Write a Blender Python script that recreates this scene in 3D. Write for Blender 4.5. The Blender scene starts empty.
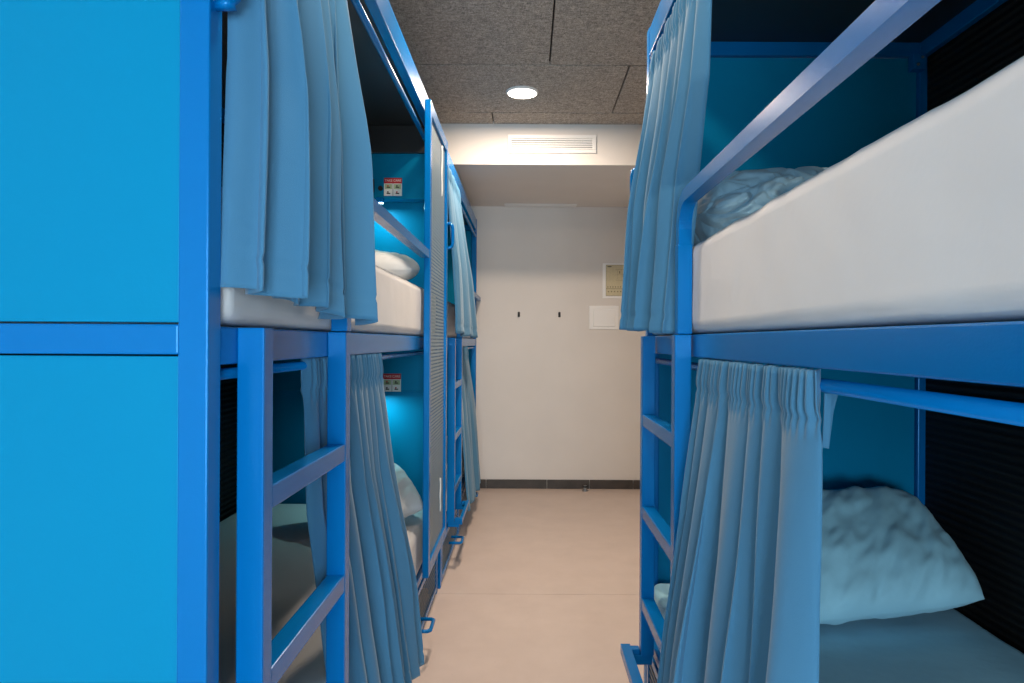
import bpy, bmesh, math, random
from mathutils import Vector, Matrix, noise
random.seed(7)
S = bpy.context.scene
COL = S.collection
PI = math.pi
EYE = 1.28

# ------------------------------------------------------------------ materials
def new_mat(name):
    m = bpy.data.materials.new(name); m.use_nodes = True
    nt = m.node_tree; b = nt.nodes['Principled BSDF']
    return m, nt, b

def setin(b, **k):
    names = {'color': 'Base Color', 'rough': 'Roughness', 'metal': 'Metallic', 'spec': 'Specular IOR Level',
             'sheen': 'Sheen Weight', 'coat': 'Coat Weight', 'emis': 'Emission Color', 'estr': 'Emission Strength'}
    for a, v in k.items():
        i = b.inputs[names[a]]
        i.default_value = (*v, 1) if isinstance(v, tuple) else v

def mat(name, color, rough=.5, spec=.5, var=.0, vscale=8, bump=0., bscale=60, stretch=(1, 1, 1), detail=4, **k):
    m, nt, b = new_mat(name)
    setin(b, color=color, rough=rough, spec=spec, **k)
    tc = nt.nodes.new('ShaderNodeTexCoord'); mp = nt.nodes.new('ShaderNodeMapping')
    mp.inputs['Scale'].default_value = stretch
    nt.links.new(tc.outputs['Object'], mp.inputs['Vector'])
    if var:
        n = nt.nodes.new('ShaderNodeTexNoise'); n.inputs['Scale'].default_value = vscale; n.inputs['Detail'].default_value = detail
        nt.links.new(mp.outputs[0], n.inputs['Vector'])
        r = nt.nodes.new('ShaderNodeValToRGB')
        r.color_ramp.elements[0].position = .3; r.color_ramp.elements[1].position = .7
        r.color_ramp.elements[0].color = (*[c * (1 - var) for c in color], 1)
        r.color_ramp.elements[1].color = (*[min(1, c * (1 + var)) for c in color], 1)
        nt.links.new(n.outputs['Fac'], r.inputs[0]); nt.links.new(r.outputs[0], b.inputs['Base Color'])
    if bump:
        n2 = nt.nodes.new('ShaderNodeTexNoise'); n2.inputs['Scale'].default_value = bscale; n2.inputs['Detail'].default_value = 5
        nt.links.new(mp.outputs[0], n2.inputs['Vector'])
        bp = nt.nodes.new('ShaderNodeBump'); bp.inputs['Strength'].default_value = bump; bp.inputs['Distance'].default_value = .01
        nt.links.new(n2.outputs['Fac'], bp.inputs['Height']); nt.links.new(bp.outputs[0], b.inputs['Normal'])
    return m

def perforated(name, color, py, pz, r, rough=.4, stagger=True, ay=1.0):
    """metal sheet with punched holes on the Y-Z plane (object space, metres)"""
    m, nt, b = new_mat(name); setin(b, color=color, rough=rough)
    N = nt.nodes; L = nt.links
    def M(op, a, c=None):
        n = N.new('ShaderNodeMath'); n.operation = op
        for i, v in enumerate((a, c)):
            if v is None: continue
            if isinstance(v, (int, float)): n.inputs[i].default_value = v
            else: L.new(v, n.inputs[i])
        return n.outputs[0]
    tc = N.new('ShaderNodeTexCoord'); sp = N.new('ShaderNodeSeparateXYZ'); L.new(tc.outputs['Object'], sp.inputs[0])
    v = M('DIVIDE', sp.outputs['Z'], pz); row = M('FLOOR', v)
    u = M('DIVIDE', sp.outputs['Y'], py)
    if stagger: u = M('ADD', u, M('MULTIPLY', M('MODULO', row, 2.0), .5))
    fu = M('MULTIPLY', M('SUBTRACT', M('FRACT', u), .5), ay); fv = M('SUBTRACT', M('FRACT', v), .5)
    d = M('SQRT', M('ADD', M('MULTIPLY', fu, fu), M('MULTIPLY', fv, fv)))
    hole = M('LESS_THAN', d, r)
    tr = N.new('ShaderNodeBsdfTransparent'); mx = N.new('ShaderNodeMixShader')
    L.new(hole, mx.inputs[0]); L.new(b.outputs[0], mx.inputs[1]); L.new(tr.outputs[0], mx.inputs[2])
    L.new(mx.outputs[0], N['Material Output'].inputs['Surface'])
    return m

BLUE = mat('blue_powder_coat', (.000, .158, .47), rough=.24, spec=.55, bump=.04, bscale=350)
PANEL = mat('cyan_blue_laminate', (.000, .235, .45), rough=.45, spec=.3, bump=.03, bscale=260)
for _m in (BLUE, PANEL): _m.node_tree.nodes['Principled BSDF'].inputs['Specular Tint'].default_value = (.2, .55, 1, 1); _m.node_tree.nodes['Principled BSDF'].inputs['IOR'].default_value = 1.6
DARKROOF = mat('charcoal_board', (.022, .024, .026), rough=.38, spec=.4)
CURT = mat('blue_curtain_fabric', (.062, .212, .365), rough=.8, spec=.2, bump=.15, bscale=900, sheen=.2)
SHEET = mat('white_sheet', (.76, .755, .75), rough=.8, spec=.2, bump=.25, bscale=9, sheen=.1)
BLUEBOUNCE = mat('blue_bounce_cotton', (.36, .68, .82), rough=.8, spec=.2, bump=.2, bscale=14, sheen=.1)  # white bedding with the blue bounce light put into its colour
PILLOW = mat('pale_pillow_cotton', (.72, .77, .80), rough=.8, spec=.2, bump=.2, bscale=14, sheen=.1)
QUILT = mat('pale_blue_quilt', (.28, .50, .66), rough=.75, spec=.25, bump=.3, bscale=40, sheen=.2)
WALL = mat('warm_white_paint', (.765, .725, .685), rough=.85, spec=.25, var=.02, vscale=3, bump=.05, bscale=120)
WHITEPL = mat('white_plastic', (.92, .91, .89), rough=.4)
WHITEMET = mat('white_enamel', (.85, .84, .82), rough=.4)
BASEB = mat('dark_brown_skirting', (.055, .045, .038), rough=.5, var=.25, vscale=12)
DARK = mat('dark_slot', (.01, .01, .01), rough=.7)
STEEL = mat('grey_steel', (.35, .36, .37), rough=.35, metal=.8)
CARD = mat('cream_card', (.62, .55, .36), rough=.6, var=.06, vscale=90)
CARDLINE = mat('brown_print', (.25, .21, .13), rough=.6)
BLACKPRINT = mat('black_print', (.03, .03, .03), rough=.6)
REDP = mat('red_print', (.55, .02, .03), rough=.5)
WHITEP = mat('white_print', (.85, .85, .82), rough=.5)
GREENP = mat('green_print', (.45, .55, .32), rough=.5)
FRAMEW = mat('window_aluminium', (.7, .7, .7), rough=.4)
SCREEN = perforated('perforated_blue_steel', (.20, .30, .38), .016, .016, .27)
GRATE = perforated('slotted_steel', (.10, .20, .30), .044, .022, .30, stagger=True, ay=.45)

def ceiling_mat():
    m, nt, b = new_mat('wood_wool_board'); N = nt.nodes; L = nt.links
    tc = N.new('ShaderNodeTexCoord')
    def nz(scale, sv, det=6, dist=0.):
        mp = N.new('ShaderNodeMapping'); mp.inputs['Scale'].default_value = sv
        n = N.new('ShaderNodeTexNoise'); n.inputs['Scale'].default_value = scale; n.inputs['Detail'].default_value = det
        n.inputs['Roughness'].default_value = .7; n.inputs['Distortion'].default_value = dist
        L.new(tc.outputs['Object'], mp.inputs[0]); L.new(mp.outputs[0], n.inputs['Vector']); return n.outputs['Fac']
    a = nz(110, (1, .35, 1), 6, 1.5); c = nz(100, (.3, 1, 1), 6, 1.5)
    mx = N.new('ShaderNodeMath'); mx.operation = 'MULTIPLY'; L.new(a, mx.inputs[0]); L.new(c, mx.inputs[1])
    r = N.new('ShaderNodeValToRGB'); e = r.color_ramp.elements
    e[0].position = .14; e[0].color = (.14, .125, .11, 1)
    e[1].position = .36; e[1].color = (.66, .58, .50, 1)
    L.new(mx.outputs[0], r.inputs[0]); L.new(r.outputs[0], b.inputs['Base Color'])
    bp = N.new('ShaderNodeBump'); bp.inputs['Strength'].default_value = .6; bp.inputs['Distance'].default_value = .01
    L.new(mx.outputs[0], bp.inputs['Height']); L.new(bp.outputs[0], b.inputs['Normal'])
    setin(b, rough=.9, spec=.15)
    return m
CEIL = ceiling_mat()

def floor_mat():
    m, nt, b = new_mat('beige_vinyl'); N = nt.nodes; L = nt.links
    tc = N.new('ShaderNodeTexCoord')
    n = N.new('ShaderNodeTexNoise'); n.inputs['Scale'].default_value = 5; n.inputs['Detail'].default_value = 8; n.inputs['Roughness'].default_value = .65
    L.new(tc.outputs['Object'], n.inputs['Vector'])
    r = N.new('ShaderNodeValToRGB'); e = r.color_ramp.elements
    e[0].position = .3; e[0].color = (.58, .475, .42, 1); e[1].position = .7; e[1].color = (.64, .53, .47, 1)
    L.new(n.outputs['Fac'], r.inputs[0])
    n2 = N.new('ShaderNodeTexNoise'); n2.inputs['Scale'].default_value = 38; n2.inputs['Detail'].default_value = 6
    L.new(tc.outputs['Object'], n2.inputs['Vector'])
    r2 = N.new('ShaderNodeValToRGB'); r2.color_ramp.elements[0].position = .66; r2.color_ramp.elements[1].position = .8
    r2.color_ramp.elements[0].color = (0, 0, 0, 1); r2.color_ramp.elements[1].color = (.25, .25, .25, 1)
    L.new(n2.outputs['Fac'], r2.inputs[0])
    mx = N.new('ShaderNodeMixRGB'); mx.inputs[2].default_value = (.42, .34, .30, 1)
    L.new(r2.outputs[0], mx.inputs[0]); L.new(r.outputs[0], mx.inputs[1])
    L.new(mx.outputs[0], b.inputs['Base Color'])
    setin(b, rough=.42, spec=.4)
    return m
FLOOR = floor_mat()

def ridged(name):
    m, nt, b = new_mat(name); N = nt.nodes; L = nt.links
    tc = N.new('ShaderNodeTexCoord')
    w = N.new('ShaderNodeTexWave'); w.bands_direction = 'Z'; w.inputs['Scale'].default_value = 12; w.inputs['Distortion'].default_value = .3
    L.new(tc.outputs['Object'], w.inputs['Vector'])
    bp = N.new('ShaderNodeBump'); bp.inputs['Strength'].default_value = .8; bp.inputs['Distance'].default_value = .01
    L.new(w.outputs['Fac'], bp.inputs['Height']); L.new(bp.outputs[0], b.inputs['Normal'])
    r = N.new('ShaderNodeValToRGB')
    r.color_ramp.elements[0].color = (.004, .004, .004, 1); r.color_ramp.elements[1].color = (.017, .015, .013, 1)
    L.new(w.outputs['Fac'], r.inputs[0]); L.new(r.outputs[0], b.inputs['Base Color'])
    setin(b, rough=.6, spec=.3)
    return m
RIDGE = ridged('dark_ridged_lining')

def emis(name, color, strength):
    m, nt, b = new_mat(name); setin(b, color=(.9, .9, .9), emis=color, estr=strength, rough=.5); return m
LAMPGLOW = emis('lamp_diffuser', (1, .93, .82), 9.)
LEDGLOW = emis('reading_led', (.55, .92, 1), 10.)

# ------------------------------------------------------------------ geometry helpers
class MB:
    def __init__(self): self.bm = bmesh.new()
    def box(self, x0, x1, y0, y1, z0, z1, bevel=0., mi=0, seg=2):
        x0, x1 = min(x0, x1), max(x0, x1); y0, y1 = min(y0, y1), max(y0, y1); z0, z1 = min(z0, z1), max(z0, z1)
        t = bmesh.new()
        bmesh.ops.create_cube(t, size=1)
        for v in t.verts:
            v.co = Vector(((x0 + x1) / 2 + v.co.x * (x1 - x0), (y0 + y1) / 2 + v.co.y * (y1 - y0), (z0 + z1) / 2 + v.co.z * (z1 - z0)))
        if bevel:
            bmesh.ops.bevel(t, geom=list(t.edges), offset=min(bevel, .45 * min(x1 - x0, y1 - y0, z1 - z0)), segments=seg, affect='EDGES', profile=.5)
        self._merge(t, mi); return self
    def _merge(self, t, mi=0):
        for f in t.faces: f.material_index = mi
        me = bpy.data.meshes.new('tmp'); t.to_mesh(me); t.free()
        self.bm.from_mesh(me); bpy.data.meshes.remove(me)
    def sweep(self, pts, prof, up=None, closed_caps=True, mi=0):
        """prof: list of (a,b) offsets in the frame (side, up) carried along pts"""
        pts = [Vector(p) for p in pts]; n = len(pts); rings = []
        t = bmesh.new(); prev = None
        for i, p in enumerate(pts):
            d0 = (pts[i] - pts[i - 1]).normalized() if i else (pts[1] - pts[0]).normalized()
            d1 = (pts[i + 1] - pts[i]).normalized() if i < n - 1 else d0
            d = (d0 + d1).normalized()
            k = 1 / max(.4, d.dot(d0))
            side = Vector(up) if up is not None else (prev if prev is not None else (Vector((0, 0, 1)) if abs(d.z) < .9 else Vector((1, 0, 0))))
            side = (side - d * side.dot(d)).normalized(); prev = side
            oth = d.cross(side)
            rings.append([t.verts.new(p + side * a + oth * b * k) for a, b in prof])
        m = len(prof)
        for i in range(n - 1):
            for j in range(m):
                t.faces.new((rings[i][j], rings[i][(j + 1) % m], rings[i + 1][(j + 1) % m], rings[i + 1][j]))
        if closed_caps:
            t.faces.new(rings[0][::-1]); t.faces.new(rings[-1])
        bmesh.ops.recalc_face_normals(t, faces=t.faces)
        self._merge(t, mi); return self
    def tube(self, pts, r, seg=12, mi=0):
        return self.sweep(pts, [(r * math.cos(2 * PI * k / seg), r * math.sin(2 * PI * k / seg)) for k in range(seg)], mi=mi)
    def cyl(self, c, r, h, axis='Z', seg=32, r2=None, mi=0):
        t = bmesh.new()
        bmesh.ops.create_cone(t, cap_ends=True, segments=seg, radius1=r, radius2=r if r2 is None else r2, depth=h)
        if axis == 'Y': bmesh.ops.rotate(t, verts=t.verts, matrix=Matrix.Rotation(PI / 2, 3, 'X'))
        if axis == 'X': bmesh.ops.rotate(t, verts=t.verts, matrix=Matrix.Rotation(PI / 2, 3, 'Y'))
        bmesh.ops.translate(t, verts=t.verts, vec=c)
        self._merge(t, mi); return self
    def ring(self, c, r0, r1, h, seg=40, mi=0):
        t = bmesh.new(); R = []
        for k in range(seg):
            a = 2 * PI * k / seg; ca, sa = math.cos(a), math.sin(a)
            R.append([t.verts.new((c[0] + r * ca, c[1] + r * sa, c[2] + z)) for r, z in ((r0, 0), (r1, h * .45), (r1, h), (r0, h))])
        for k in range(seg):
            A, B = R[k], R[(k + 1) % seg]
            for j in range(4): t.faces.new((A[j], B[j], B[(j + 1) % 4], A[(j + 1) % 4]))
        bmesh.ops.recalc_face_normals(t, faces=t.faces)
        self._merge(t, mi); return self
    def build(self, name, mats, parent=None, smooth=False, kind=None, loc=None):
        me = bpy.data.meshes.new(name)
        off = Vector((0, 0, 0))
        if parent is not None: off = world_loc(parent)
        elif loc is not None: off = Vector(loc)
        for v in self.bm.verts: v.co -= off
        self.bm.to_mesh(me); self.bm.free()
        for m in (mats if isinstance(mats, (list, tuple)) else [mats]): me.materials.append(m)
        o = bpy.data.objects.new(name, me); COL.objects.link(o)
        if parent is not None: o.parent = parent
        elif loc is not None: o.location = loc
        if smooth:
            for p in me.polygons: p.use_smooth = True
        if kind: o['kind'] = kind
        return o

def world_loc(o):
    v = Vector(o.location)
    while o.parent: o = o.parent; v += Vector(o.location)
    return v

def tag(o, label, cat, group=None):
    o['label'] = label; o['category'] = cat
    if group: o['group'] = group
    return o

def thing(name, loc, label, cat, group=None):
    o = bpy.data.objects.new(name, None); COL.objects.link(o); o.location = loc
    o.empty_display_size = .1
    return tag(o, label, cat, group)

def grid_object(name, nu, nv, f, mats, parent=None, smooth=True, solid=0., closed_u=False, loc=(0, 0, 0), caps=False):
    bm = bmesh.new(); V = []
    off = Vector(loc)
    for j in range(nv + 1):
        V.append([bm.verts.new(Vector(f(i / nu, j / nv)) - off) for i in range(nu if closed_u else nu + 1)])
    m = len(V[0])
    for j in range(nv):
        for i in range(nu):
            bm.faces.new((V[j][i], V[j][(i + 1) % m], V[j + 1][(i + 1) % m], V[j + 1][i]))
    if caps:
        bm.faces.new(V[0][::-1]); bm.faces.new(V[-1])
    bmesh.ops.recalc_face_normals(bm, faces=bm.faces)
    me = bpy.data.meshes.new(name); bm.to_mesh(me); bm.free()
    for mm in (mats if isinstance(mats, (list, tuple)) else [mats]): me.materials.append(mm)
    if smooth:
        for p in me.polygons: p.use_smooth = True
    o = bpy.data.objects.new(name, me); COL.objects.link(o); o.location = loc
    if parent is not None: o.parent = parent
    if solid:
        md = o.modifiers.new('thick', 'SOLIDIFY'); md.thickness = solid; md.offset = 0
    return o

def soft_box(name, x0, x1, y0, y1, z0, z1, r, mt, wr=.004, ws=6., step=.03, sag=0.):
    """mattress like box, rounded, with wrinkles; origin on its base centre"""
    c = Vector(((x0 + x1) / 2, (y0 + y1) / 2, (z0 + z1) / 2)); h = Vector((abs(x1 - x0) / 2, abs(y1 - y0) / 2, (z1 - z0) / 2))
    bm = bmesh.new(); cache = {}
    def vert(p):
        k = tuple(round(q, 5) for q in p)
        if k in cache: return cache[k]
        P = Vector(p)
        inner = Vector([max(-h[i] + r, min(h[i] - r, P[i])) for i in range(3)])
        d = P - inner
        nrm = d.normalized() if d.length > 1e-9 else Vector((0, 0, 1))
        Q = inner + nrm * r if d.length > 1e-9 else P
        W = Q + c
        n = noise.noise(W * ws) * .6 + noise.noise(Vector((W.x * ws * .5, W.y * ws * 2.7, W.z * ws * 2))) * .6
        if Q.z > -h.z + .01: Q = Q + nrm * n * wr
        v = bm.verts.new(Q + Vector((0, 0, h.z))); cache[k] = v; return v
    def lin(a, n): return [-a + 2 * a * i / n for i in range(n + 1)]
    ns = [max(4, int(2 * h[i] / step)) for i in range(3)]
    # denser samples near the edges
    def samp(a, n):
        base = lin(a, n); ex = [a - r * q for q in (0, .15, .35, .6, 1.)]
        s = sorted(set([round(x, 5) for x in base if abs(x) < a - r] + [round(x, 5) for x in ex] + [round(-x, 5) for x in ex]))
        return s
    sx, sy, sz = (samp(h[i], ns[i]) for i in range(3))
    def face_grid(A, B, mk):
        for i in range(len(A) - 1):
            for j in range(len(B) - 1):
                vs = [vert(mk(A[i], B[j])), vert(mk(A[i + 1], B[j])), vert(mk(A[i + 1], B[j + 1])), vert(mk(A[i], B[j + 1]))]
                if len(set(vs)) == 4:
                    try: bm.faces.new(vs)
                    except ValueError: pass
    for s in (-1, 1):
        face_grid(sx, sy, lambda a, b: (a, b, s * h.z))
        face_grid(sx, sz, lambda a, b: (a, s * h.y, b))
        face_grid(sy, sz, lambda a, b: (s * h.x, a, b))
    bmesh.ops.recalc_face_normals(bm, faces=bm.faces)
    me = bpy.data.meshes.new(name); bm.to_mesh(me); bm.free(); me.materials.append(mt)
    for p in me.polygons: p.use_smooth = True
    o = bpy.data.objects.new(name, me); COL.objects.link(o); o.location = (c.x, c.y, z0)
    return o

def pillow(name, size, loc, rot, mt, wr=.012, seed=0, label='', group='bed pillows'):
    w, d, t = size
    NU, NV = 90, 64
    sd = Vector((seed * 3.1, seed * 1.7, seed))
    def prof(u, v, s):
        U, Vv = 2 * u - 1, 2 * v - 1
        e = max(0., (1 - abs(U) ** 3.2)) ** .55 * max(0., (1 - abs(Vv) ** 3.2)) ** .55
        pin = 1 - .10 * (U * U) * (Vv * Vv)
        x, y = U * w / 2 * (1 - .05 * (1 - U * U) * 0 - .06 * Vv * Vv * 0) * pin, Vv * d / 2 * pin
        x *= 1 - .05 * (1 - abs(Vv)) * abs(U) ** 4; y *= 1 - .06 * (1 - abs(U)) * abs(Vv) ** 4
        p = Vector((x, y, 0))
        q = Vector((x * 6 + y * 5, (x - y) * 16, s * 1.3)) + sd
        n = noise.noise(q) + .5 * noise.noise(q * 2.1)
        z = s * (t / 2 * e + wr * n * min(1, e * 1.6)) + (s * .0015)
        return Vector((x, y, z))
    bm = bmesh.new()
    def g(s): return [[bm.verts.new(prof(i / NU, j / NV, s)) for i in range(NU + 1)] for j in range(NV + 1)]
    A = g(1); B = g(-1)
    for j in range(NV):
        for i in range(NU):
            bm.faces.new((A[j][i], A[j][i + 1], A[j + 1][i + 1], A[j + 1][i]))
            bm.faces.new((B[j][i], B[j + 1][i], B[j + 1][i + 1], B[j][i + 1]))
    def rim(k): 
        return [(0, i) for i in range(NU)] + [(j, NU) for j in range(NV)] + [(NV, NU - i) for i in range(NU)] + [(NV - j, 0) for j in range(NV)]
    R = rim(0)
    for k in range(len(R)):
        a, b = R[k], R[(k + 1) % len(R)]
        bm.faces.new((A[a[0]][a[1]], B[a[0]][a[1]], B[b[0]][b[1]], A[b[0]][b[1]]))
    bmesh.ops.recalc_face_normals(bm, faces=bm.faces)
    me = bpy.data.meshes.new(name); bm.to_mesh(me); bm.free(); me.materials.append(mt)
    for p in me.polygons: p.use_smooth = True
    o = bpy.data.objects.new(name, me); COL.objects.link(o); o.location = loc; o.rotation_euler = rot
    return tag(o, label, 'pillow', group)

def interp(tab, z):
    """tab: list of (z, a, y) from top to bottom"""
    if z >= tab[0][0]: return tab[0][1:]
    for p, q in zip(tab, tab[1:]):
        if z >= q[0]:
            f = (p[0] - z) / (p[0] - q[0]); f2 = f
            return tuple(p[i] + (q[i] - p[i]) * f2 for i in (1, 2))
    return tab[-1][1:]

def curtain(name, s, near, far, rod_z, label, nf=9, amp=(.008, .026), seed=1, head=.07, hem=.045, skew=0., parts=True, res=(300, 90)):
    """hanging cloth: near / far edge tables of (z, a, y); s = side sign"""
    rnd = random.Random(seed)
    zt0, zb0, zt1, zb1 = near[0][0], near[-1][0], far[0][0], far[-1][0]
    # irregular fold phase
    ks = [0.]
    for i in range(nf): ks.append(ks[-1] + rnd.choice((.45, .6, .8, 1.1, 1.5)))
    tot = ks[-1]; ks = [k / tot for k in ks]
    ampk = [rnd.uniform(.7, 1.2) * (.6 + .4 * (ks[min(i + 1, nf)] - ks[max(0, i - 1)]) * nf / 2) for i in range(nf + 1)]
    def phase(u):
        for i in range(len(ks) - 1):
            if u <= ks[i + 1]:
                f = (u - ks[i]) / (ks[i + 1] - ks[i]); return i + f, ampk[i] * (1 - f) + ampk[i + 1] * f
        return len(ks) - 1., ampk[-1]
    o0 = seed * 5.3
    def f(u, v):
        z = (zt0 + (zt1 - zt0) * u) * (1 - v) + (zb0 + (zb1 - zb0) * u) * v
        zn = zt0 + (zb0 - zt0) * v; zf = zt1 + (zb1 - zt1) * v
        an, yn = interp(near, zn); af, yf = interp(far, zf)
        H = zt0 - zb0
        # folds drift a little sideways on their way down
        uu = u + .02 * math.sin(3 * v + 6 * u + seed) * v * (4 * u * (1 - u))
        ph, ak = phase(min(1, max(0, uu)))
        A = (amp[0] + (amp[1] - amp[0]) * min(1., v * 1.6) ** .8) * ak
        fr = ph - math.floor(ph)
        lobe = 2 * math.sin(PI * fr) ** .62 - 1.15
        cs = math.sin(2 * PI * fr)
        dz = v * H
        ruff = min(1., max(0., (head * 1.5 - dz) / (head * .8)))
        hf = math.sin(2 * PI * nf * 4.3 * u + seed + 3 * noise.noise((u * 9, o0, 0)))
        fine = noise.noise(Vector((u * 14 + o0, v * 3.0, 1.3)))
        low = math.sin(2 * PI * (nf * .37 * u + .11 * seed)) + .5 * math.sin(2 * PI * (nf * .61 * u + .27 * seed) + 1.5 * v)
        a = an + (af - an) * u - A * lobe * (.75 + .45 * noise.noise((u * 6, seed * 2.2, v * .6))) + A * .55 * low * min(1, v * 2) + ruff * .007 * hf + .006 * fine * min(1, 3 * v)
        y = yn + (yf - yn) * u + A * .45 * cs * min(1, v * 3) + .003 * fine
        if abs(dz - head) < .006: a += .003          # stitched heading band
        if abs((1 - v) * H - hem) < .006: a += .0025  # hem line
        z += .016 * noise.noise(Vector((u * 5, o0 + 4, 0))) * v + (.002 * hf * ruff if v < .5 else 0)
        return (s * a, y, z)
    loc = (s * near[0][1], (near[0][2] + far[0][2]) / 2, max(zt0, zt1))
    o = grid_object(name, res[0], res[1], f, CURT, solid=.0025, loc=loc)
    return tag(o, label, 'curtain', 'blue bunk curtains')

def text_mesh(name, txt, size, mt, parent, M):
    cu = bpy.data.curves.new(name, 'FONT'); cu.body = txt; cu.size = size; cu.extrude = .0003
    cu.align_x = 'CENTER'; cu.align_y = 'CENTER'
    tmp = bpy.data.objects.new('tmp_text', cu); COL.objects.link(tmp)
    dg = bpy.context.evaluated_depsgraph_get(); dg.update()
    me = bpy.data.meshes.new_from_object(tmp.evaluated_get(dg)); me.name = name
    bpy.data.objects.remove(tmp); bpy.data.curves.remove(cu)
    me.transform(M); me.materials.clear(); me.materials.append(mt)
    o = bpy.data.objects.new(name, me); COL.objects.link(o); o.parent = parent
    return o

# ------------------------------------------------------------------ the room
XL, XR, YB, YF, ZC = -1.50, 1.47, 5.95, -2.4, 2.725
SOF_Y, SOF_Z = 4.54, 2.455
MB().box(XL - .1, XR + .1, YF - .1, 3.457, -.1, 0).box(XL - .1, XR + .1, 3.460, YB + .1, -.1, 0).box(XL, XR, 3.45, 3.47, -.1, -.002, mi=1).build('floor', [FLOOR, BASEB], kind='structure')
MB().box(XL - .1, XL, YF - .1, YB + .1, 0, ZC).build('wall_left', WALL, kind='structure')
MB().box(XR, XR + .1, YF - .1, YB + .1, 0, ZC).build('wall_right', WALL, kind='structure')
MB().box(XL, XR, YB, YB + .1, 0, ZC).build('wall_back', WALL, kind='structure')
# ceiling: wood-wool boards with open joints under a dark slab
c = MB()
rows = [(YF, -.05, [0.3]), (-.045, .68, [-.55, .65]), (.684, 1.41, [.11]), (1.414, 2.14, [-.6, .55]), (2.144, 2.85, [-.9, .6]),
        (2.854, 3.568, [.11]), (3.574, 4.310, [.53]), (4.316, SOF_Y, [-.23])]
rows[4] = (2.144, 2.70, [-.9, .6]); rows[5] = (2.704, 3.568, [.11])
for y0, y1, cuts in rows:
    xs = [XL] + cuts + [XR]
    for a, b in zip(xs, xs[1:]): c.box(a + (.004 if a > XL else 0), b - (.004 if b < XR else 0), y0 + .003, y1 - .003, ZC, ZC + .025, bevel=.002, seg=1)
c.box(XL - .1, XR + .1, YF - .1, YB + .1, ZC + .025, ZC + .1, mi=1)
c.build('ceiling', [CEIL, DARK], kind='structure')
MB().box(XL, XR, SOF_Y, YB, SOF_Z, ZC + .02, bevel=.002, seg=1).build('trim_1', WALL, kind='structure')
b = MB()
xs = [XL, -.35, .18, .55, .93, XR]
for a, d in zip(xs, xs[1:]): b.box(a + .0015, d - .0015, YB - .012, YB, 0, .078, bevel=.003)
b.build('baseboard_back', BASEB, kind='structure')
# front wall with the window behind the photographer
WX0, WX1, WZ0, WZ1 = -.50, .75, .35, 1.95
w = MB()
w.box(XL, WX0, YF - .1, YF, 0, ZC).box(WX1, XR, YF - .1, YF, 0, ZC).box(WX0, WX1, YF - .1, YF, 0, WZ0).box(WX0, WX1, YF - .1, YF, WZ1, ZC)
w.build('wall_front', WALL, kind='structure')
wf = MB(); xm = (WX0 + WX1) / 2
for x0, x1 in ((WX0, WX0 + .05), (xm - .03, xm + .03), (WX1 - .05, WX1)): wf.box(x0, x1, YF - .07, YF - .02, WZ0, WZ1, bevel=.004)
for z0, z1 in ((WZ0, WZ0 + .05), (WZ1 - .05, WZ1)): wf.box(WX0, WX1, YF - .068, YF - .022, z0, z1, bevel=.004)
win = wf.build('window_1', FRAMEW, kind='structure')
gm, nt, gb = new_mat('window_glass')
tr = nt.nodes.new('ShaderNodeBsdfTransparent'); gl = nt.nodes.new('ShaderNodeBsdfGlossy'); gl.inputs['Roughness'].default_value = .02
mx = nt.nodes.new('ShaderNodeMixShader'); mx.inputs[0].default_value = .06
nt.links.new(tr.outputs[0], mx.inputs[1]); nt.links.new(gl.outputs[0], mx.inputs[2]); nt.links.new(mx.outputs[0], nt.nodes['Material Output'].inputs['Surface'])
MB().box(WX0 + .04, WX1 - .04, YF - .048, YF - .042, WZ0 + .04, WZ1 - .04).build('pane', gm, parent=win)

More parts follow.
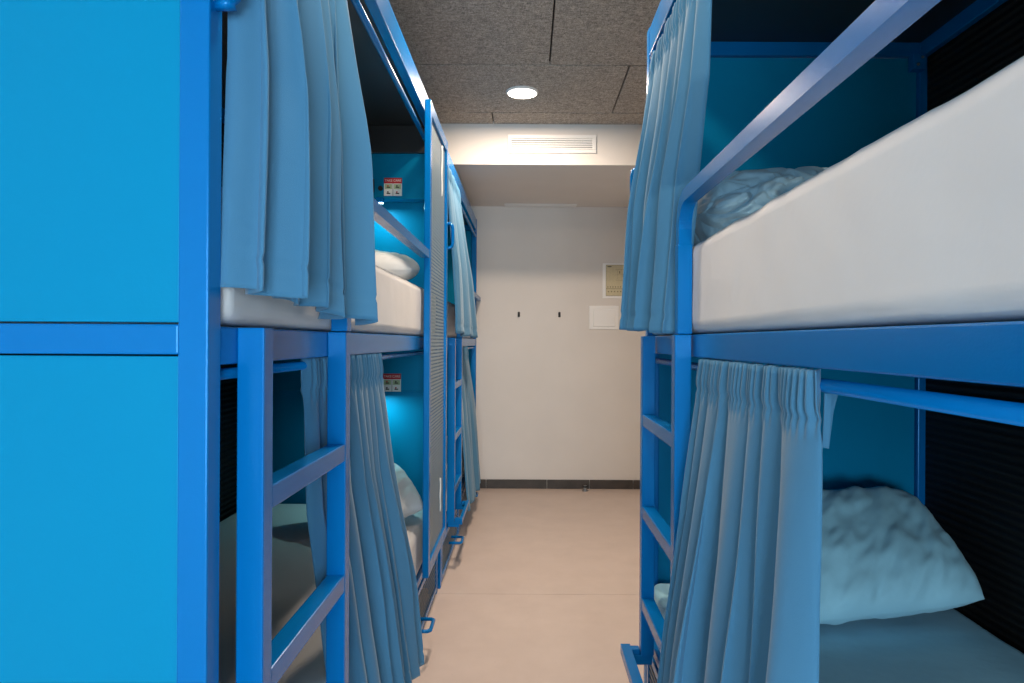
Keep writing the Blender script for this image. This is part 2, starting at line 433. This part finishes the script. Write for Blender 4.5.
# ------------------------------------------------------------------ bunk bed
def bunk(s, p, q, back, yA, d, L, l1, l2, top, label, head=False, screen=None, drawers=(), hp=.052, gs=0., fo=.06, open_end=False):
    """s side sign, p aisle plane of bed, q aisle plane of ladder, back rear plane, yA end with the ladder, d direction along Y"""
    yy = lambda t: yA + d * t
    R = thing('bunk_bed', (s * (p + back) / 2, yy(L / 2), 0), label, 'bunk bed', 'blue bunk beds')
    def bx(m, a0, a1, t0, t1, z0, z1, bev=.003, mi=0): m.box(s * a0, s * a1, yy(t0), yy(t1), z0, z1, bevel=bev, mi=mi); return m
    W = .043
    # posts
    for (a0, a1) in ((p, p + W), (back - W, back)):
        for (t0, t1) in ((0, .042), (L - .042, L)):
            bx(MB(), a0, a1, t0, t1, 0, top).build('post', BLUE, R)
    # end frames with inset panels, at both ends
    for e, (t0, t1) in enumerate(((0.002, .040), (L - .040, L - .002))):
        for z0, z1 in ((top - .095, top - .002), (1.259, 1.302), (.03, .075)):
            bx(MB(), p + W, back - W, t0, t1, z0, z1).build('end_beam', BLUE, R)
        tm = (t0 + t1) / 2
        ta, tb = (t0 + .006, t0 + .022) if e == 0 else (t1 - .022, t1 - .006)
        bx(MB(), p + W + .0025, back - W - .0025, ta, tb, 1.3045, top - .0975, .0015).build('end_panel', PANEL, R)
        half = .5 if (e and open_end) else 0.  # unseen end: lower panel cut back to let window light onto the pillow
        m = MB(); bx(m, p + W + .0025 + half, back - W - .0025, ta, tb, .0775, 1.2565, .0015)
        if half: bx(m, p + W + .0025, p + W + .002 + half, ta, tb, 1.02, 1.2565, .0015)
        m.build('end_panel', PANEL, R)
    # long rails
    bx(MB(), p + .002, p + .038, .042, L - .042, top - .10, top - .003).build('top_rail', BLUE, R)
    bx(MB(), back - .040, back - .002, .042, L - .042, top - .10, top - .003).build('top_rail', BLUE, R)
    bx(MB(), p + .002, p + .036, .042, L - .042, 1.243, 1.300).build('side_rail', BLUE, R)
    bx(MB(), back - .036, back - .002, .042, L - .042, 1.243, 1.300).build('side_rail', BLUE, R)
    # corner brackets under the top rails, with bolts
    for t in (.042, L - .042 - .055):
        m = MB()
        bx(m, p + .006, p + .034, t, t + .055, top - .125, top - .1005, .002)
        for k in (.014, .040): m.cyl((s * (p + .0045), yy(t + k), top - .113), .005, .004, 'X', 10, mi=1)
        m.build('corner_bracket', [BLUE, STEEL], R)
        m = MB()
        bx(m, back - .085, back - .041, t - .001, t + .035, top - .155, top - .102, .002)
        for k, zz in ((.055, .115), (.070, .140)): m.cyl((s * (back - k), yy(t + (-.003 if t > 1 else .037)), top - zz), .005, .004, 'Y', 10, mi=1)
        m.build('corner_bracket', [BLUE, STEEL], R)
    bx(MB(), p + .039, back - .041, .042, L - .042, top - .050, top - .036, .001).build('roof_panel', DARKROOF, R)
    bx(MB(), p + .037, back - .037, .042, L - .042, 1.262, 1.296, .001).build('bed_base', DARKROOF, R)
    bx(MB(), p + .004, back - .046, .042, L - .042, .236, .268, .002).build('bed_base', BLUE, R)
    for z0, z1 in ((.27, 1.243), (1.30, top - .10)):
        bx(MB(), back - .018, back - .006, .042, L - .042, z0, z1, .001).build('back_panel', RIDGE, R)
    # guard rail: bent square tube rising over the inner ladder stile
    g = .0165; ac = q + g + gs; rz = 1.66 - g; t2 = l2 + .02
    pts = [(s * ac, yy(t2), 1.301), (s * ac, yy(t2), rz - .075)]
    for k in range(1, 9):
        an = PI / 2 * k / 9; pts.append((s * ac, yy(t2 + .075 * (1 - math.cos(an))), rz - .075 + .075 * math.sin(an)))
    tend = screen[0] if screen else L - .002
    pts += [(s * ac, yy(t2 + .075), rz), (s * ac, yy(tend - .001), rz)]
    m = MB(); m.sweep(pts, [(-g, -g), (g, -g), (g, g), (-g, g)], up=(1, 0, 0))
    bx(m, ac - .0185, ac + .0185, t2 - .0185, t2 + .0185, 1.301, 1.53, .002)
    m.build('guard_rail', BLUE, R)
    # curtain rods
    rz1, rr = (1.217, .0105) if s > 0 else (1.227, .009)
    r1 = MB(); r1.tube([(s * (p + .012), yy(.043), 2.185), (s * (p + .012), yy(L - .043), 2.185)], .0105); r1.build('curtain_rod', BLUE, R, smooth=True)
    r1 = MB(); r1.tube([(s * (p + .022), yy(.043), rz1), (s * (p + .022), yy(L - .043), rz1)], rr); r1.build('curtain_rod', BLUE, R, smooth=True)
    # ladder: two stiles and a loop foot, rungs as sub-parts
    m = MB()
    for l in (l1, l2): bx(m, q, q + .0425, l, l + .04, .262, 1.2995, .0025)
    bx(m, q - fo, q - .028, l1 - .01, l2 + .05, .248, .280, .002)
    bx(m, q - .028, q + .038, l1 + .004, l1 + .034, .2295, .2615, .002); bx(m, q - .028, q + .038, l2 + .006, l2 + .036, .2295, .2615, .002)
    bx(m, q - .029, q - .002, l1 + .001, l1 + .03, .249, .279, .002); bx(m, q - .029, q - .002, l2 + .006, l2 + .036, .249, .279, .002)
    lad = m.build('ladder', BLUE, R)
    for zt in (1.045, .748, .450):
        bx(MB(), q + .001, q + .041, l1 + .0395, l2 + .0005, zt - .038, zt, .0025).build('rung', BLUE, lad)
    # grab handle on the end post
    hz0, hz1 = 1.762, 1.892; th = .021; ox = p - hp
    pts = [(p, hz1), (p - .02, hz1), (ox + .012, hz1 - .004), (ox + .003, hz1 - .012), (ox, hz1 - .03), (ox, hz0 + .03), (ox + .003, hz0 + .012), (ox + .012, hz0 + .004), (p - .02, hz0), (p, hz0)]
    m = MB(); m.tube([(s * a, yy(th), z) for a, z in pts], .0085, 10); m.build('grab_handle', BLUE, R, smooth=True)
    # drawers below, slotted fronts
    for (t0, t1) in drawers:
        m = MB()
        bx(m, p + .004, p + .006, t0 + .028, t1 - .028, .045, .200, 0, 1)
        bx(m, p, p + .018, t0, t0 + .03, .015, .228, .002); bx(m, p, p + .018, t1 - .03, t1, .015, .228, .002)
        bx(m, p, p + .018, t0 + .03, t1 - .03, .200, .228, .002); bx(m, p, p + .018, t0 + .03, t1 - .03, .015, .045, .002)
        bx(m, p + .10, back - .06, t0 + .03, t1 - .03, .015, .215, .002, 2)
        dr = m.build('under_bed_drawer', [BLUE, GRATE, DARKROOF], R)
        tm = (t0 + t1) / 2 - .06; m = MB()
        pt = [(p, tm - .06), (p - .06, tm - .06), (p - .072, tm - .048), (p - .072, tm + .048), (p - .06, tm + .06), (p, tm + .06)]
        m.tube([(s * a, yy(t), .130) for a, t in pt], .0075, 10); m.build('drawer_handle', BLUE, dr, smooth=True)
    if screen:
        t0, t1 = screen; z0, z1 = .285, 2.295
        m = MB(); sa = q - .002
        bx(m, sa + .012, sa + .014, t0 + .04, t1 - .04, z0 + .05, z1 - .05, 0, 1)
        bx(m, sa, sa + .026, t0, t0 + .045, z0, z1, .003); bx(m, sa, sa + .026, t1 - .045, t1, z0, z1, .003)
        bx(m, sa + .001, sa + .025, t0 + .045, t1 - .045, z0, z0 + .055, .002); bx(m, sa + .001, sa + .025, t0 + .045, t1 - .045, z1 - .055, z1, .002)
        sc = m.build('privacy_screen', [BLUE, SCREEN], R)
        for za, zb in ((1.98, 2.22), (.46, .62)):
            m = MB(); m.tube([(s * (sa + .006), yy(t1 - .20 + .008 * math.sin(k * 1.3)), za + (zb - za) * k / 8) for k in range(9)], .004, 8)  # thin wavy white strips on the screen
            m.build('wavy_strip', WHITEMET, sc, smooth=True)
    if head:
        bx(MB(), p + .044, back - .045, L - .155, L - .130, 2.20, top - .052, .002).build('roof_fascia', DARKROOF, R)
        te = L - .042
        for zt, zs, lamp in ((top - .10 - .002, 1.978, True), (1.24, 1.032, True)):
            bx(MB(), p + .044, back - .02, te - .085, te - .001, zs, zt, .003).build('head_shelf', PANEL, R)
            lo = bx(MB(), p + .255, p + .295, te - .115, te - .087, zs - .022, zs + .004, .004).build('reading_lamp', BLUE, R)
            bx(MB(), p + .259, p + .291, te - .112, te - .090, zs - .0245, zs - .0222, 0).build('led', LEDGLOW, lo)
            # notice with red heading and four pictograms
            n0, n1 = p + .170, p + .258; tf = te - .0865; h = .088; zb = zs - .002 if zt < 2 else zs + .016
            w = n1 - n0
            m = MB(); bx(m, n0, n1, tf, tf + .0012, zb, zb + h, 0)
            bx(m, n0, n1, tf - .0006, tf, zb + h * .69, zb + h, 0, 1)
            for i in range(2):
                for j in range(2):
                    ca = n0 + w * (.25 + .5 * i); cz = zb + h * (.17 + .345 * j)
                    bx(m, ca - w * .20, ca + w * .20, tf - .0004, tf, cz - h * .135, cz + h * .135, 0, 2 if j else 0)
                    bx(m, ca - w * .10, ca + w * .10, tf - .0008, tf - .0004, cz - h * .07, cz - h * .01, 0, 3)
                    m.cyl((s * (ca + w * .03), yy(tf - .0006), cz + h * .04), h * .045, .0006, 'Y', 12, mi=3 if (i + j) % 2 else 1)
            bx(m, n0 + w * .49, n0 + w * .51, tf - .0007, tf, zb, zb + h * .69, 0, 3)
            no = m.build('safety_notice', [WHITEP, REDP, GREENP, BLACKPRINT], R)
            rl = world_loc(no)
            Mx = Matrix.Translation(Vector((s * (n0 + n1) / 2, yy(tf) - .0011, zb + h * .845)) - rl) @ Matrix.Rotation(PI / 2, 4, 'X')
            text_mesh('notice_heading', 'TAKE CARE', .0155, WHITEP, no, Mx)
        bx(MB(), p + .305, p + .355, te - .095, te - .0855, 2.01, 2.075, .003).build('power_socket', DARK, R)
        m = MB(); m.cyl((s * (p + .275), yy(te - .089), 2.03), .012, .008, 'Y', 20); m.build('call_button', DARK, R, smooth=False)
    return R

LEFT = dict(s=-1, p=.45, q=.41, back=1.43)
bed1 = bunk(-1, .45, .41, 1.43, .963, 1, 2.527, .102, .584, 2.385,
            'blue steel bunk bed nearest on the left, its broad blue end panels facing forward', head=True,
            hp=.03, screen=(1.897, 2.527), drawers=((.06, 1.20), (1.22, 2.50)))
bed2 = bunk(-1, .44, .405, 1.43, 3.525, 1, 2.41, .325, .725, 2.335,
            'blue steel bunk bed at the far left against the back wall, behind the perforated screen', head=False, fo=.046,
            drawers=((.05, .92), (.94, 2.36)))
bed3 = bunk(1, .42, .375, 1.41, 2.425, -1, 2.44, .17, .654, 2.38,
            'blue steel bunk bed on the right with ladder at its far end', gs=.009, open_end=True, drawers=((.06, 1.2), (1.22, 2.40)))

# ------------------------------------------------------------------ bedding
GM = 'white sheeted mattresses'
def mattress(s, a0, a1, y0, y1, z0, z1, label, r=.03, wr=.004, mt=None):
    o = soft_box('mattress', s * a0 if s > 0 else -a1, s * a1 if s > 0 else -a0, y0, y1, z0, z1, r, mt or SHEET, wr=wr)
    return tag(o, label, 'mattress', GM)
mattress(-1, .447, 1.405, 1.012, 3.355, 1.302, 1.515, 'white sheeted mattress on the upper bunk of the near left bed')
mattress(-1, .462, 1.38, 1.012, 3.40, .270, .470, 'white sheeted mattress on the lower bunk of the near left bed, seen through the ladder')
mattress(-1, .445, 1.405, 3.575, 5.88, 1.302, 1.515, 'white mattress on the upper bunk of the far left bed')
mattress(-1, .462, 1.38, 3.575, 5.88, .270, .470, 'white mattress on the lower bunk of the far left bed')
mattress(1, .421, 1.385, .04, 2.375, 1.302, 1.537, 'tall white sheeted mattress on the right upper bunk, its long side filling the view')
mattress(1, .435, 1.358, .04, 2.375, .270, .450, 'pale sheeted mattress on the right lower bunk under the big pillow', mt=BLUEBOUNCE)

pillow('pillow', (.74, .46, .20), (.965, 2.10, .640), (Matrix.Rotation(math.radians(35), 3, 'X') @ Matrix.Rotation(math.radians(7), 3, 'Z')).to_euler(), BLUEBOUNCE, wr=.016, seed=2,
       label='plump white pillow with blue bounce light in its colour, leaning at the end of the right lower bunk')
pillow('pillow', (.60, .40, .15), (-.78, 3.08, 1.607), (math.radians(7), 0, math.radians(5)), PILLOW, wr=.012, seed=4,
       label='white pillow on the near left upper bunk beneath the reading lamp')
pillow('pillow', (.46, .42, .15), (-.715, 3.02, .598), (Matrix.Rotation(math.radians(12), 3, 'Z') @ Matrix.Rotation(math.radians(22), 3, 'X') @ Matrix.Rotation(math.radians(18), 3, 'Z')).to_euler(), PILLOW, wr=.014, seed=5,
       label='white pillow on the near left lower bunk beside the screen')

# rolled quilt on the right upper bunk
def quilt():
    cx, cy, cz = .735, 2.02, 1.643
    def f(u, v):
        a = 2 * PI * u; t = 2 * v - 1
        e = max(.0, 1 - abs(t) ** 7) ** .5
        ry, rz = .235 * e + .002, .095 * e + .002
        dirv = Vector((0, math.cos(a), math.sin(a)))
        x = t * .265
        P = Vector((x, ry * dirv.y, rz * dirv.z))
        q = Vector((x * 8 + 1.2 * math.sin(a * 2), P.y * 12 + 5.5 * x, P.z * 12 + 6 * x))
        n = min(1., abs(noise.noise(q)) * 3.2) ** .7
        n2 = min(1., abs(noise.noise(q * 2.3 + Vector((4, 2, 7)))) * 3)  ** .8
        dsp = (.034 * n + .010 * n2) * e
        P += dirv * (dsp - .012)
        P.z = max(P.z, -.101)
        # the roll slumps on top
        P.z += .02 * math.sin(3.1 * x + .6) * (1 if P.z > 0 else 0)
        return (cx + P.x, cy + P.y, cz + P.z)
    o = grid_object('rolled_quilt', 260, 200, f, QUILT, closed_u=True, loc=(cx, cy, cz - .101), caps=True)
    tag(o, 'crumpled pale blue quilt rolled up at the end of the right upper bunk', 'quilt')
quilt()

# ------------------------------------------------------------------ curtains
curtain('curtain', -1, [(2.215, .435, 1.0), (1.70, .415, 1.02), (1.355, .410, 1.0)],
        [(2.215, .440, 1.575), (1.70, .385, 1.555), (1.315, .368, 1.525)], 2.185,
        'blue curtain bunched at the near end of the left upper bunk, above the ladder', nf=7, amp=(.012, .036), seed=21)
curtain('curtain', -1, [(1.243, .462, 1.43), (.9, .470, 1.50), (.5, .464, 1.63), (.17, .425, 1.68)],
        [(1.243, .462, 2.14), (.9, .425, 2.19), (.5, .375, 2.30), (.17, .362, 2.39)], 1.217,
        'blue curtain flaring down from the left lower bunk, partly behind the ladder', nf=9, amp=(.006, .024), seed=8)
curtain('curtain', 1, [(2.215, .410, 1.54), (1.92, .410, 1.63), (1.70, .405, 1.775), (1.5, .392, 1.80), (1.305, .378, 1.79)],
        [(2.215, .414, 2.27), (1.70, .345, 2.25), (1.32, .318, 2.235)], 2.185,
        'blue curtain hanging at the far end of the right upper bunk, outside the guard rail', nf=8, amp=(.008, .026), seed=11)
lower_right = curtain('curtain', 1, [(1.240, .424, 1.0), (.9, .410, .99), (.17, .395, .98)],
        [(1.240, .426, 1.665), (.87, .378, 1.675), (.6, .342, 1.70), (.30, .308, 1.71), (.17, .304, 1.71)], 1.217,
        'wide blue gathered curtain hanging in front of the right lower bunk', nf=8, amp=(.007, .034), seed=5)
m = MB()
for x0, y0 in ((.446, 1.012), (.462, 1.024)):
    m.sweep([(x0, y0, 1.205), (x0 * .6 + .443 * .4, y0 - .002, 1.18), (.442, 1.010, 1.125)], [(-.005, -.001), (.005, -.001), (.005, .001), (-.005, .001)], up=(1, 0, 0))
m.build('tie_strap', CURT, lower_right)
curtain('curtain', -1, [(2.215, .432, 3.60), (1.70, .385, 3.62), (1.32, .368, 3.63)],
        [(2.215, .432, 4.25), (1.70, .375, 4.55), (1.30, .345, 4.75)], 2.185,
        'blue curtain on the far left upper bunk beyond the perforated screen', nf=7, amp=(.008, .018), seed=14, res=(180, 60))
curtain('curtain', -1, [(1.240, .450, 4.33), (.8, .42, 4.38), (.17, .375, 4.45)],
        [(1.240, .450, 5.10), (.8, .40, 5.30), (.17, .365, 5.45)], 1.217,
        'blue curtain on the far left lower bunk behind its ladder', nf=7, amp=(.007, .018), seed=17, res=(180, 60))

# ------------------------------------------------------------------ ceiling lights
def downlight(x, y, label):
    t = thing('ceiling_light', (x, y, ZC), label, 'ceiling light', 'round ceiling downlights')
    MB().ring((x, y, ZC - .012), .083, .093, .0119).build('trim_ring', WHITEMET, t, smooth=False)
    m = MB(); m.cyl((x, y, ZC - .006), .082, .008, 'Z', 40); m.build('diffuser', LAMPGLOW, t)
    return t
def area(name, loc, rot, size, energy, color, shape='DISK', size_y=None, spread=PI):
    l = bpy.data.lights.new(name, 'AREA'); l.shape = shape; l.size = size; l.energy = energy; l.color = color; l.spread = spread
    if size_y: l.size_y = size_y
    o = bpy.data.objects.new(name, l); COL.objects.link(o); o.location = loc; o.rotation_euler = rot
    return o
WARM = (1, .80, .62)
for x, y, e, lb in ((-.035, 3.95, 29, 'glowing round downlight set in the brown ceiling'),
                    (-.035, 2.60, 20, 'unseen round downlight added in the ceiling beside the perforated screen'),  # out of view, added to lift the floor and back wall
                    (-.035, 1.25, 11, 'round downlight in the ceiling between the nearest beds')):
    downlight(x, y, lb)
    area('downlight_lamp', (x, y, ZC - .016), (0, 0, 0), .16, e, WARM)
COOL = (.70, .88, 1)
area('window_daylight', ((WX0 + WX1) / 2, YF - .12, (WZ0 + WZ1) / 2), (PI / 2, 0, 0), WX1 - WX0, 148, COOL, 'RECTANGLE', WZ1 - WZ0)
te = .963 + 2.527 - .042
for zs in (1.978, 1.032):
    area('reading_light', (-(.45 + .275), te - .101, zs - .027), (math.radians(0), 0, 0), .03, 1.0, (.45, .95, .95))

# ------------------------------------------------------------------ wall things
# supply grille on the bulkhead face
gx0, gx1, gz0, gz1 = -.135, .452, 2.533, 2.652
t = thing('air_vent', ((gx0 + gx1) / 2, SOF_Y, gz0), 'white slatted air vent on the bulkhead face below the ceiling', 'air vent')
m = MB(); f = .024
m.box(gx0, gx1, SOF_Y - .012, SOF_Y - .0005, gz0, gz0 + f, .002).box(gx0, gx1, SOF_Y - .012, SOF_Y - .0005, gz1 - f, gz1, .002)
m.box(gx0, gx0 + f, SOF_Y - .012, SOF_Y - .0005, gz0 + f, gz1 - f, .002).box(gx1 - f, gx1, SOF_Y - .012, SOF_Y - .0005, gz0 + f, gz1 - f, .002)
m.build('vent_frame', WHITEMET, t)
MB().box(gx0 + f, gx1 - f, SOF_Y - .0025, SOF_Y - .0006, gz0 + f, gz1 - f).build('vent_backing', DARK, t)
n = 5
for k in range(n):
    zc = gz0 + f + (gz1 - gz0 - 2 * f) * (k + .5) / n
    m = MB(); m.sweep([(gx0 + f, SOF_Y - .007, zc), (gx1 - f, SOF_Y - .007, zc)], [(-.0045, -.0035), (.0045, -.0015), (.0045, .0035), (-.0045, .0015)], up=(0, 0, 1))
    m.build('slat', WHITEMET, t)
# long slot in the underside of the bulkhead next to the wall
m = MB(); x0, x1 = -.20, .42
m.box(x0, x1, YB - .135, YB - .02, SOF_Z - .008, SOF_Z - .0005, .002, 0)
m.box(x0 + .02, x1 - .02, YB - .10, YB - .05, SOF_Z - .0095, SOF_Z - .0078, 0, 0)
tag(m.build('access_strip', WHITEMET, loc=((x0 + x1) / 2, YB - .08, SOF_Z)), 'thin white strip cover under the bulkhead along the wall', 'cover strip')

def px(u): return (u - 527) * YB / 683
def pz(v): return EYE - (v - 341.5) * YB / 683
# hooks
for k, (u, lb) in enumerate(((518.7, 'left one of two small dark wall hooks on the bare back wall'), (559.3, 'small dark wall hook nearer the light switch on the back wall'))):
    x, z = px(u), pz(314.5); m = MB()
    m.box(x - .010, x + .010, YB - .004, YB - .0003, z - .022, z + .022, .002)
    m.tube([(x, YB - .004, z + .006), (x, YB - .028, z + .004), (x, YB - .036, z + .012), (x, YB - .036, z + .022)], .0045, 8)
    m.tube([(x, YB - .004, z - .008), (x, YB - .018, z - .014), (x, YB - .024, z - .006)], .004, 8)
    tag(m.build('wall_hook', BLACKPRINT, loc=(x, YB, z)), lb, 'hook', 'wall hooks')
# switch
x0, x1, z0, z1 = px(589), px(618.5), pz(329), pz(305.5)
t = thing('light_switch', ((x0 + x1) / 2, YB, z0), 'wide white light switch plate on the back wall beside the right curtain', 'light switch')
MB().box(x0, x1, YB - .009, YB - .0004, z0, z1, .003).build('switch_plate', WHITEPL, t)
MB().box(x0 + .035, x1 - .03, YB - .0165, YB - .0092, z0 + .025, z1 - .03, .003).build('rocker', WHITEPL, t)
# escape-plan card
x0, x1, z0, z1 = px(605.5), px(631), pz(295.5), pz(264.5)
t = thing('wall_notice', ((x0 + x1) / 2, YB, z0), 'cream printed plan card on the back wall above the light switch', 'notice')
MB().box(x0 - .028, x1 + .02, YB - .003, YB - .0004, z0 - .02, z1 + .015, .001).build('clear_holder', WHITEPL, t)
MB().box(x0, x1, YB - .005, YB - .0032, z0, z1, .0005).build('card', CARD, t)
m = MB(); yk = YB - .0058; W_, H_ = x1 - x0, z1 - z0
def ln(a0, a1, b0, b1, mi=0): m.box(x0 + W_ * a0, x0 + W_ * a1, yk, YB - .0051, z0 + H_ * b0, z0 + H_ * b1, 0, mi)
ln(.0, 1, .0, .012); ln(0, 1, .988, 1); ln(0, .012, 0, 1); ln(.988, 1, 0, 1)
ln(.0, 1, .225, .24); ln(.06, .22, .93, .955, 1)
for k in range(9): ln(.06 + k * .1, .10 + k * .1, .27, .31)
for k in range(7): ln(.08 + k * .12, .13 + k * .12, .12, .16)
ln(.45, .455, .55, .85); ln(.62, .625, .5, .85); ln(.38, .7, .5, .506); ln(.38, .7, .85, .856); ln(.45, .62, .68, .686); ln(.52, .56, .72, .80); ln(.66, .69, .6, .72)
m.build('printed_plan', [CARDLINE, BLACKPRINT], t)
# door stop on the floor
x = px(585); t = thing('door_stop', (x, YB - .09, 0), 'small dark door stop on the floor in front of the skirting', 'door stop')
m = MB(); m.cyl((x, YB - .09, .004), .028, .0078, 'Z', 20); m.cyl((x, YB - .09, .028), .017, .040, 'Z', 20, r2=.014); m.build('post', STEEL, t)
m = MB(); m.ring((x, YB - .09, .030), .0165, .0235, .014, 20); m.build('rubber_ring', DARK, t)

# ------------------------------------------------------------------ world, camera, view
wd = bpy.data.worlds.new('world'); S.world = wd; wd.use_nodes = True
bg = wd.node_tree.nodes['Background']; bg.inputs[0].default_value = (.55, .72, 1, 1); bg.inputs[1].default_value = 1.0
cam = bpy.data.cameras.new('camera'); cam.lens = 24; cam.sensor_width = 36; cam.sensor_fit = 'HORIZONTAL'
cam.shift_x = -15 / 1024; cam.clip_start = .02
co = bpy.data.objects.new('camera', cam); COL.objects.link(co)
co.location = (0, 0, EYE); co.rotation_euler = (PI / 2, math.radians(-.30), 0)
S.camera = co
S.view_settings.view_transform = 'Standard'; S.view_settings.look = 'None'; S.view_settings.gamma = 1
S.view_settings.exposure = .08; S.view_settings.use_curve_mapping = False
